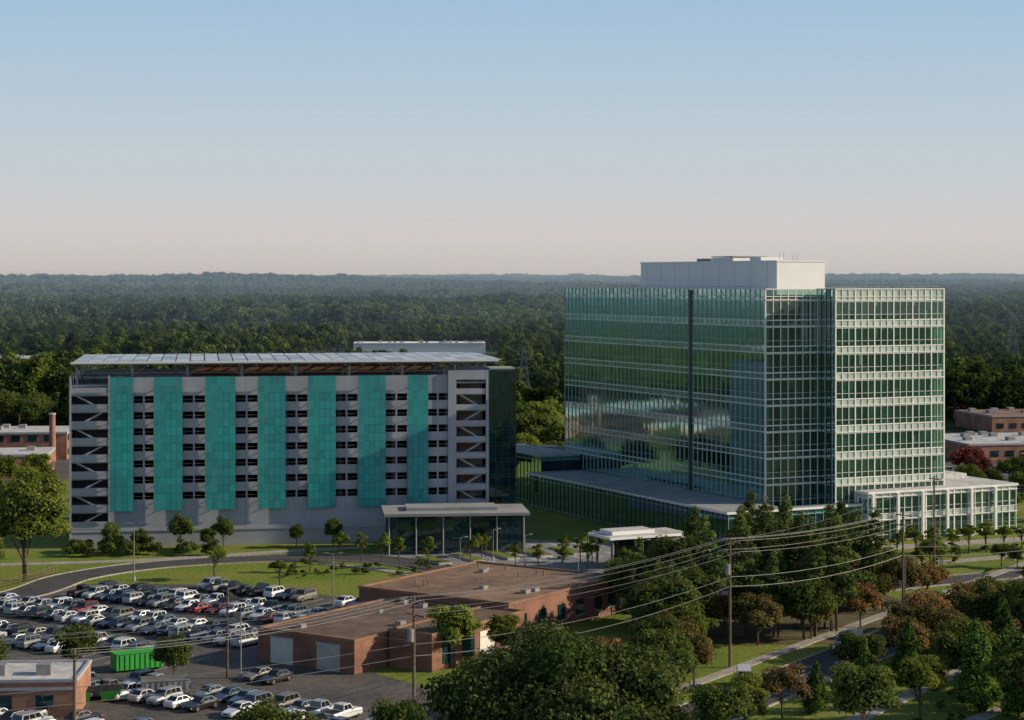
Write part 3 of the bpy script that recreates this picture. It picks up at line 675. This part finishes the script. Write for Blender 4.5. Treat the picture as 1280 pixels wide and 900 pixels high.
for p in fp: mb.tube((p[0],p[1],0),(p[0],p[1],1.3),.06,.06,'wood',5)
for a,b in zip(fp,fp[1:]):
    for z in(.5,.85,1.2): mb.tube((a[0],a[1],z),(b[0],b[1],z),.05,.05,'wood',4,False)
mb.obj('rails',E)

# ------------------------------------------------------------------ trees
def leaves_np(P,Nn,S,r):
    n=len(P); Nn=Nn/np.linalg.norm(Nn,axis=1)[:,None]; h=r.normal(size=(n,3)); U=np.cross(Nn,h); U/=np.linalg.norm(U,axis=1)[:,None]; V=np.cross(Nn,U)
    S=S[:,None]; v=np.stack([P-U*S*.5,P+V*S*.36+Nn*S*.08,P+U*S*.5,P-V*S*.36+Nn*S*.08],1).reshape(-1,3); return v
def ico():
    t=(1+5**.5)/2; v=np.array([(-1,t,0),(1,t,0),(-1,-t,0),(1,-t,0),(0,-1,t),(0,1,t),(0,-1,-t),(0,1,-t),(t,0,-1),(t,0,1),(-t,0,-1),(-t,0,1)],float); v/=np.linalg.norm(v[0])
    f=[(0,11,5),(0,5,1),(0,1,7),(0,7,10),(0,10,11),(1,5,9),(5,11,4),(11,10,2),(10,7,6),(7,1,8),(3,9,4),(3,4,2),(3,2,6),(3,6,8),(3,8,9),(4,9,5),(2,4,11),(6,2,10),(8,6,7),(9,8,1)]
    return v,f
IV,IF=ico()
def build_tree(name,clumps,nl,leaf,mats,trunk,seed,core=.62,shell=(.7,1.08)):
    r=np.random.default_rng(seed); mb=MB()
    for t in trunk: mb.tube(*t,mats[0],7,False)
    V=list(mb.v);F=list(mb.f);MI=[0]*len(F);A=[.5]*len(F)
    tot=sum(c[3]**2 for c in clumps); b=len(V); VV=[np.array(V)] if V else []
    for c in clumps:
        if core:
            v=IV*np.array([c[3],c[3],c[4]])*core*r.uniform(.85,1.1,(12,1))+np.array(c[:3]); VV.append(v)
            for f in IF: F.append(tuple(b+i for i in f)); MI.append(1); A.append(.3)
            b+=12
    P=[];N=[];AA=[]
    for c in clumps:
        k=max(6,int(nl*c[3]**2/tot)); d=r.normal(size=(k,3)); d/=np.linalg.norm(d,axis=1)[:,None]
        d[:,2]=np.where(d[:,2]<-.4,-d[:,2],d[:,2])
        rad=r.uniform(*shell,k)[:,None]; P.append(np.array(c[:3])+d*rad*np.array([c[3],c[3],c[4]])); N.append(d+r.normal(size=(k,3))*.55+np.array([0,0,.25]))
        cv=r.uniform(.2,.8); AA.append(np.clip(cv+r.normal(size=k)*.22,0,1))
    P=np.concatenate(P);N=np.concatenate(N);AA=np.concatenate(AA); S=leaf*r.uniform(.6,1.4,len(P))
    lv=leaves_np(P,N,S,r); VV.append(lv); n=len(P)
    allv=np.concatenate(VV); me=bpy.data.meshes.new(name)
    q=(b+np.arange(4*n)).reshape(-1,4)
    me.from_pydata(allv.tolist(),[],F+[tuple(x) for x in q.tolist()])
    for m_ in mats: me.materials.append(M[m_])
    me.polygons.foreach_set('material_index',MI+[2]*n); at=me.attributes.new('v','FLOAT','FACE'); at.data.foreach_set('value',A+AA.tolist()); me.update(); return me
def broad(name,h,rad,nc,nl,leaf,mat,seed,bare=.22,core=.6,cr=(.26,.42),corem='core',ulo=-.75):
    r=random.Random(seed); cl=[];tr=[]; cz=h*(bare+(1-bare)*.52); rz=h*(1-bare)*.46
    for i in range(nc):
        th=r.uniform(0,2*math.pi); u=r.uniform(ulo,1); k=r.uniform(.45,.82) if i>nc*.2 else r.uniform(0,.4); s=math.sqrt(max(0,1-u*u))**.8
        c=r.uniform(*cr)*rad; cl.append((math.cos(th)*s*k*rad,math.sin(th)*s*k*rad,cz+u*k*rz*.95,c,c*.8))
    lean=(r.uniform(-.3,.3),r.uniform(-.3,.3)); top=(lean[0],lean[1],h*.6)
    tr.append(((0,0,-.2),top,h*.022,h*.012))
    for c in r.sample(cl,min(len(cl),12)):
        z=h*r.uniform(bare,.55); tr.append(((lean[0]*z/h,lean[1]*z/h,z),(c[0],c[1],c[2]),h*.009,h*.003))
    return build_tree(name,cl,nl,leaf,['bark',corem,mat],tr,seed,core)
def pine(name,h,rad,nl,leaf,seed,mat='leaf_pine'):
    r=random.Random(seed); cl=[];tr=[((0,0,-.2),(r.uniform(-.3,.3),0,h*.97),h*.014,h*.004)]; z=h*.25
    while z<h*.97:
        t=(z-h*.25)/(h*.75); L=rad*(math.sin(math.pi*min(1,.28+t*.75))**.8)*(1.05-t*.55)
        for k in range(r.randint(3,4)):
            th=r.uniform(0,6.28); l=L*r.uniform(.45,1.1); zz=z+l*.22+r.uniform(-.3,.3); cx,cy=math.cos(th)*l,math.sin(th)*l
            c=r.uniform(.26,.40)*rad*(1-t*.45); cl.append((cx*.85,cy*.85,zz,c,c*.55)); tr.append(((0,0,z),(cx,cy,zz),h*.005,h*.002))
            if l>rad*.6: cl.append((cx*.45,cy*.45,zz-.1*l,c*.7,c*.4))
        z+=h*.065*r.uniform(.8,1.3)
    cl.append((0,0,h*.97,rad*.2,rad*.3))
    return build_tree(name,cl,nl,leaf,['bark','core',mat],tr,seed,.4,(.5,1.2))
def cone(name,h,rad,nl,leaf,seed,mat='leaf_cone'):
    r=random.Random(seed); cl=[]; N=46
    for i in range(N):
        t=(i/N)**.8; z=h*(.06+.92*t); R_=rad*(1-t)**.85*r.uniform(.5,1.05); th=i*2.4+r.uniform(-.5,.5); c=rad*(.34*(1-t)+.1)*r.uniform(.8,1.2)
        cl.append((math.cos(th)*R_,math.sin(th)*R_,z,c,c*1.1))
    for i in range(8): t=i/8; cl.append((0,0,h*(.1+.8*t),rad*.6*(1-t)+.1,h*.09))
    return build_tree(name,cl,nl,leaf,['bark','core',mat],[((0,0,-.2),(0,0,h*.9),h*.02,h*.004)],seed,.6,(.75,1.2))

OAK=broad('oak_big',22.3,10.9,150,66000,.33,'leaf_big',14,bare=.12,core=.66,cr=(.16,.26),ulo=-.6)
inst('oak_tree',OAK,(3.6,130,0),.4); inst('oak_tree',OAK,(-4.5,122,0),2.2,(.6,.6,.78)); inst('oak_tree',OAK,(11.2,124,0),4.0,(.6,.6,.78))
TM={'oak':[broad('oak%d'%i,9,4.3,30,5500,.36,'leaf_oak',20+i) for i in range(4)],
    'lit':[broad('maple%d'%i,9,3.6,30,5200,.34,'leaf_lit',30+i,bare=.15) for i in range(3)],
    'or':[broad('crape%d'%i,7,3.3,26,3800,.30,'leaf_or',40+i,bare=.2,core=.5) for i in range(3)],
    'red':[broad('redtree%d'%i,6,3.2,20,2200,.35,'leaf_red',50+i) for i in range(2)],
    'young':[broad('young%d'%i,5,1.35,12,1300,.24,'leaf_lit',60+i,bare=.25,core=.4) for i in range(3)],
    'pine':[pine('pine%d'%i,13,3.3,5600,.32,70+i) for i in range(4)],
    'cone':[cone('cedar%d'%i,8,2.1,5200,.26,80+i) for i in range(4)],
    'shrub':[broad('shrub%d'%i,2,1.5,9,700,.22,'leaf_oak',90+i,bare=.0) for i in range(2)]}
NM={'oak':'oak_tree','lit':'maple_tree','or':'crape_myrtle_tree','red':'plum_tree','young':'young_tree','pine':'pine_tree','cone':'cedar_tree','shrub':'shrub'}
HH={'oak':9,'lit':9,'or':7,'red':6,'young':5,'pine':13,'cone':8,'shrub':2}
T=random.Random(9)
def tree(k,x,y,h=None,wide=1):
    s=(h or HH[k])/HH[k]; inst(NM[k],T.choice(TM[k]),(x,y,float(gz(x,y))),T.uniform(0,6.28),(s*wide,s*wide,s))
BL=broad('maple_large',18,6.6,60,16000,.40,'leaf_lit',101,bare=.1,cr=(.2,.34))
inst('maple_tree',BL,(-72.5,286,0),1); inst('maple_tree',BL,(-83,294,0),2.5,.85); inst('maple_tree',BL,(-92,278,0),4,.8); 
tree('oak',-77,279,8); tree('oak',-84,268,7); tree('lit',-90,268,9)
for a in [('lit',-7,222,7.5,1.15),('lit',-1,224,6,1.1),('oak',-49.3,217,6,.9),('oak',-37.5,213,5.6,.9),('oak',-20,160,9.7,.9),('oak',-9.6,165,9,.7),('oak',-58,208,7,1),('lit',-60,214,6,1),
          ('young',-44.4,286.5,6,1.2),('young',-34,281,4.5,1.2),('young',-27.5,306,5.5,1),('young',-24,305,5,1),('young',-20.5,302.5,5.5,1),('young',-17.5,299,5,1),('young',-12.8,297,5.5,1),('young',-31,294,5,1),
          ('oak',5,450,14,1),('lit',8,470,17,1),('lit',13,446,13,1),('oak',0,466,15,1),('oak',18,486,15,1),('lit',3,436,11,1),('oak',10,428,9,1)]: tree(*a)
for i in range(14): tree('young',T.uniform(-8,20),T.uniform(292,312),T.uniform(3.5,5.5),1.1)
for i in range(22): tree('shrub',-72+T.uniform(0,24),312+T.uniform(-2,5)+0,T.uniform(1.5,3))
for x,y,h in((-66,316,5),(-61,315,4),(-55,318,6),(-48,319,5.5),(-50,316,4),(-36,321,4),(-30,322,5)): tree('oak',x,y,h,.8)
for i in range(26): tree('shrub',T.uniform(-34,-12),T.uniform(288,300),T.uniform(.6,1.4))
def offR(x,y): return (x-RS[0])*W2[0]+(y-RS[1])*W2[1]
def clear(x,y,m=8.3): return abs(offR(x,y))>m and abs(offR(x,y)-14)>2.2
c=0
while c<40:
    y=T.uniform(240,294); x=y*T.uniform(.094,.19)
    if clear(x,y,6.5) and not(283<y and x<33): tree('pine',x,y,T.uniform(10,14.5)*(1 if y<280 else .75)); c+=1
for i in range(18):
    y=T.uniform(228,262); x=y*T.uniform(.055,.10)
    if x>13+(y-235)*.12: tree(T.choice(['pine','oak','oak','pine']),x,y,T.uniform(7,11))
c=0
while c<26:
    y=T.uniform(222,272); x=y*T.uniform(.15,.25)
    if clear(x,y,6): tree(T.choice(['or','or','or','oak']),x,y,T.uniform(5.5,8)); c+=1
for i in range(20):
    y=T.uniform(205,246); x=y*T.uniform(.075,.135)
    if clear(x,y,6): tree(T.choice(['or','or','oak','lit']),x,y,T.uniform(5,7.5))
# verge trees along the street and on the right-hand lawns
for t,o,k,h in ((-36,9,'oak',7),(-29,8,'lit',6.5),(-20,7.5,'or',6),(-2,8,'oak',6.5),(9,8.5,'or',6.5),(26,8,'or',7),(38,8,'oak',7),(60,8,'oak',7.5),(72,9,'or',7),
                (-26,19,'oak',8),(-14,20,'lit',7.5),(0,19,'oak',8.5),(12,18.5,'or',7),(22,20,'oak',8),(34,19,'lit',7.5),(46,19,'oak',8),(-8,29,'oak',9),(8,30,'oak',9),(20,29,'lit',8),
                (-30,-11,'oak',7.5),(-22,-12,'or',7),(-12,-11.5,'oak',7.5),(-3,-12,'lit',7)):
    x,y=st(t,o); tree(k,x,y,h)
for a in [('cone',48.6,201,9.5),('cone',38,207,6.3),('cone',44,213,7.5),('cone',54.7,214,9.5),('cone',31.5,199,5.5),('cone',60,222,9),
          ('oak',62,229,9),('oak',68,238,9),('oak',61,196,9),('lit',72,245,8),('oak',57,232,8),('cone',52,197,8),('oak',75,252,8),('lit',80,262,7),('or',66,250,6),('oak',16,200,7),('oak',13,192,8),('or',20,211,6),
          ('or',55,238,5.5),('lit',60,246,6),('oak',66,228,8),('oak',70,232,7)]: tree(*a)
for i in range(9): tree('young',62+i*3.2,309+i*1.3,T.uniform(4.5,6),1.3)
for i in range(14): tree(T.choice(['young','lit']),T.uniform(48,92),T.uniform(294,303),T.uniform(3.5,5))
for i in range(30): tree('shrub',T.uniform(50,90),T.uniform(292,322),T.uniform(.7,1.4))
for i in range(24): t_=T.uniform(-20,60); x,y=st(t_,T.uniform(17,23)); tree('shrub',x,y,T.uniform(.6,1.5))
for i in range(22): tree('red' if i%2 else 'oak',T.uniform(100,150),T.uniform(395,432),T.uniform(5,8))
for i in range(18): tree('oak',T.uniform(85,130),T.uniform(350,400),T.uniform(5,8))
for i in range(26): tree(T.choice(['oak','lit']),T.uniform(-150,-92),T.uniform(370,415),T.uniform(6,10))
for i in range(16): tree('oak',T.uniform(-150,-98),T.uniform(545,565),T.uniform(9,14))
for i in range(10): tree('oak',T.uniform(-55,0),T.uniform(375,420),T.uniform(8,12))

FO=empty('forest')
def carrier(name,pts,mesh):
    V=[];F=[]
    for (x,y,z,s,a) in pts:
        b=len(V); h=s*.5
        for dx,dy in((-h,-h),(h,-h),(h,h),(-h,h)): V.append((x+dx*math.cos(a)-dy*math.sin(a),y+dx*math.sin(a)+dy*math.cos(a),z))
        F.append((b,b+1,b+2,b+3))
    me=bpy.data.meshes.new(name); me.from_pydata(V,[],F); o=bpy.data.objects.new(name,me); COL.objects.link(o); o.parent=FO
    o.instance_type='FACES'; o.use_instance_faces_scale=True; o.instance_faces_scale=1; o.show_instancer_for_render=False; o.show_instancer_for_viewport=False
    c=bpy.data.objects.new(name+'_tree',mesh); COL.objects.link(c); c.parent=o; return o
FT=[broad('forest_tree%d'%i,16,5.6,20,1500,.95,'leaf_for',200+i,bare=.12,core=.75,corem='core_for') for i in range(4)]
def blocked(x,y):
    if -100<x<-5 and 860<y<1125: return True
    if -330<x<-185 and 660<y<885: return True
    if -240<x<-90 and y<568: return True
    if 60<x<260 and y<592: return True
    if 205<x<275 and 650<y<775: return True
    return False
pts=[[] for _ in range(4)]
y=470.
while y<1600:
    stp=8.5+(y-470)*.005; x=-(.36*y+190)
    while x<.36*y+60:
        xx,yy=x+T.uniform(-4,4),y+T.uniform(-4,4)
        big=.88+.2*math.sin(xx/55+1.3*math.sin(yy/80))*math.cos(yy/67)
        if not blocked(xx,yy) and (math.sin(xx/37+yy/61)+math.sin(yy/43-xx/71+2))>-1.7: pts[T.randrange(4)].append((xx,yy,float(gz(xx,yy))-.5,big*T.uniform(.65,1.25),T.uniform(0,6.28)))
        x+=stp
    y+=stp
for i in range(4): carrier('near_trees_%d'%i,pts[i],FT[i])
def patch(seed):
    r=random.Random(seed); cl=[]
    for i in range(34):
        c=r.uniform(3.5,7.5); cl.append((r.uniform(-34,34),r.uniform(-34,34),r.uniform(5,13),c,c*.8))
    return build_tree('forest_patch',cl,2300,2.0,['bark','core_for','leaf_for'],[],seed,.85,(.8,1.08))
FP=[patch(300+i) for i in range(4)]
pts=[[] for _ in range(4)]; y=1560.
while y<9000:
    stp=50+(y-1480)*.004; x=-(.34*y+300)
    while x<.34*y+150:
        xx,yy=x+T.uniform(-16,16),y+T.uniform(-16,16); pts[T.randrange(4)].append((xx,yy,float(gz(xx,yy))+T.uniform(-3,3),T.uniform(.8,1.3),T.uniform(0,6.28))); x+=stp
    y+=stp
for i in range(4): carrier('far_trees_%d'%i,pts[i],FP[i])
# real aerial haze: a thin scattering air volume lying over the distant valley
mb=MB(); mb.box(-9000,9000,600,15500,-60,95,'haze'); mb.obj('atmospheric_haze')

# ------------------------------------------------------------------ light, sky, camera
EL=math.radians(23); TH=math.radians(1)
sd=Vector((math.cos(TH)*math.cos(EL),math.sin(TH)*math.cos(EL),math.sin(EL)))
L=bpy.data.lights.new('sun','SUN'); L.energy=5; L.angle=math.radians(.5); L.color=(1,.85,.64)
o=bpy.data.objects.new('sun',L); COL.objects.link(o); o.rotation_euler=(-sd).to_track_quat('-Z','Y').to_euler()
w=bpy.data.worlds.new('World'); scene.world=w; w.use_nodes=True; n=w.node_tree.nodes; l=w.node_tree.links
bg=n['Background']; sk=n.new('ShaderNodeTexSky'); sk.sky_type='NISHITA'; sk.sun_disc=False; sk.sun_elevation=EL; sk.sun_rotation=math.pi/2-TH; sk.altitude=100; sk.air_density=1; sk.dust_density=1.0; sk.ozone_density=1.5
tc=n.new('ShaderNodeTexCoord'); sp=n.new('ShaderNodeSeparateXYZ'); l.new(tc.outputs['Generated'],sp.inputs[0])
mr=n.new('ShaderNodeMapRange'); mr.inputs[1].default_value=0; mr.inputs[2].default_value=.4; l.new(sp.outputs[2],mr.inputs[0])
rp=ramp(n,l,mr.outputs[0],[(0,(.60,.55,.54)),(.06,(.64,.61,.60)),(.16,(.54,.61,.66)),(.36,(.36,.53,.70)),(1,(.15,.30,.56))])
sc=n.new('ShaderNodeVectorMath'); sc.operation='SCALE'; sc.inputs['Scale'].default_value=10; l.new(rp,sc.inputs[0])
m2=n.new('ShaderNodeMapRange'); m2.inputs[1].default_value=.25; m2.inputs[2].default_value=.55; l.new(sp.outputs[2],m2.inputs[0])
mc=n.new('ShaderNodeMix'); mc.data_type='RGBA'; l.new(m2.outputs[0],mc.inputs[0]); l.new(sc.outputs[0],mc.inputs[6]); l.new(sk.outputs[0],mc.inputs[7])
l.new(mc.outputs[2],bg.inputs[0]); bg.inputs[1].default_value=.1
cam=bpy.data.cameras.new('camera'); cam.lens=2400/1280*36; cam.sensor_width=36; cam.shift_y=-102/1280; cam.clip_end=40000; cam.clip_start=1
co=bpy.data.objects.new('camera',cam); COL.objects.link(co); co.location=(0,0,45); co.rotation_euler=(math.pi/2,0,0); scene.camera=co
scene.view_settings.view_transform='Standard'; scene.view_settings.look='None'; scene.view_settings.exposure=0
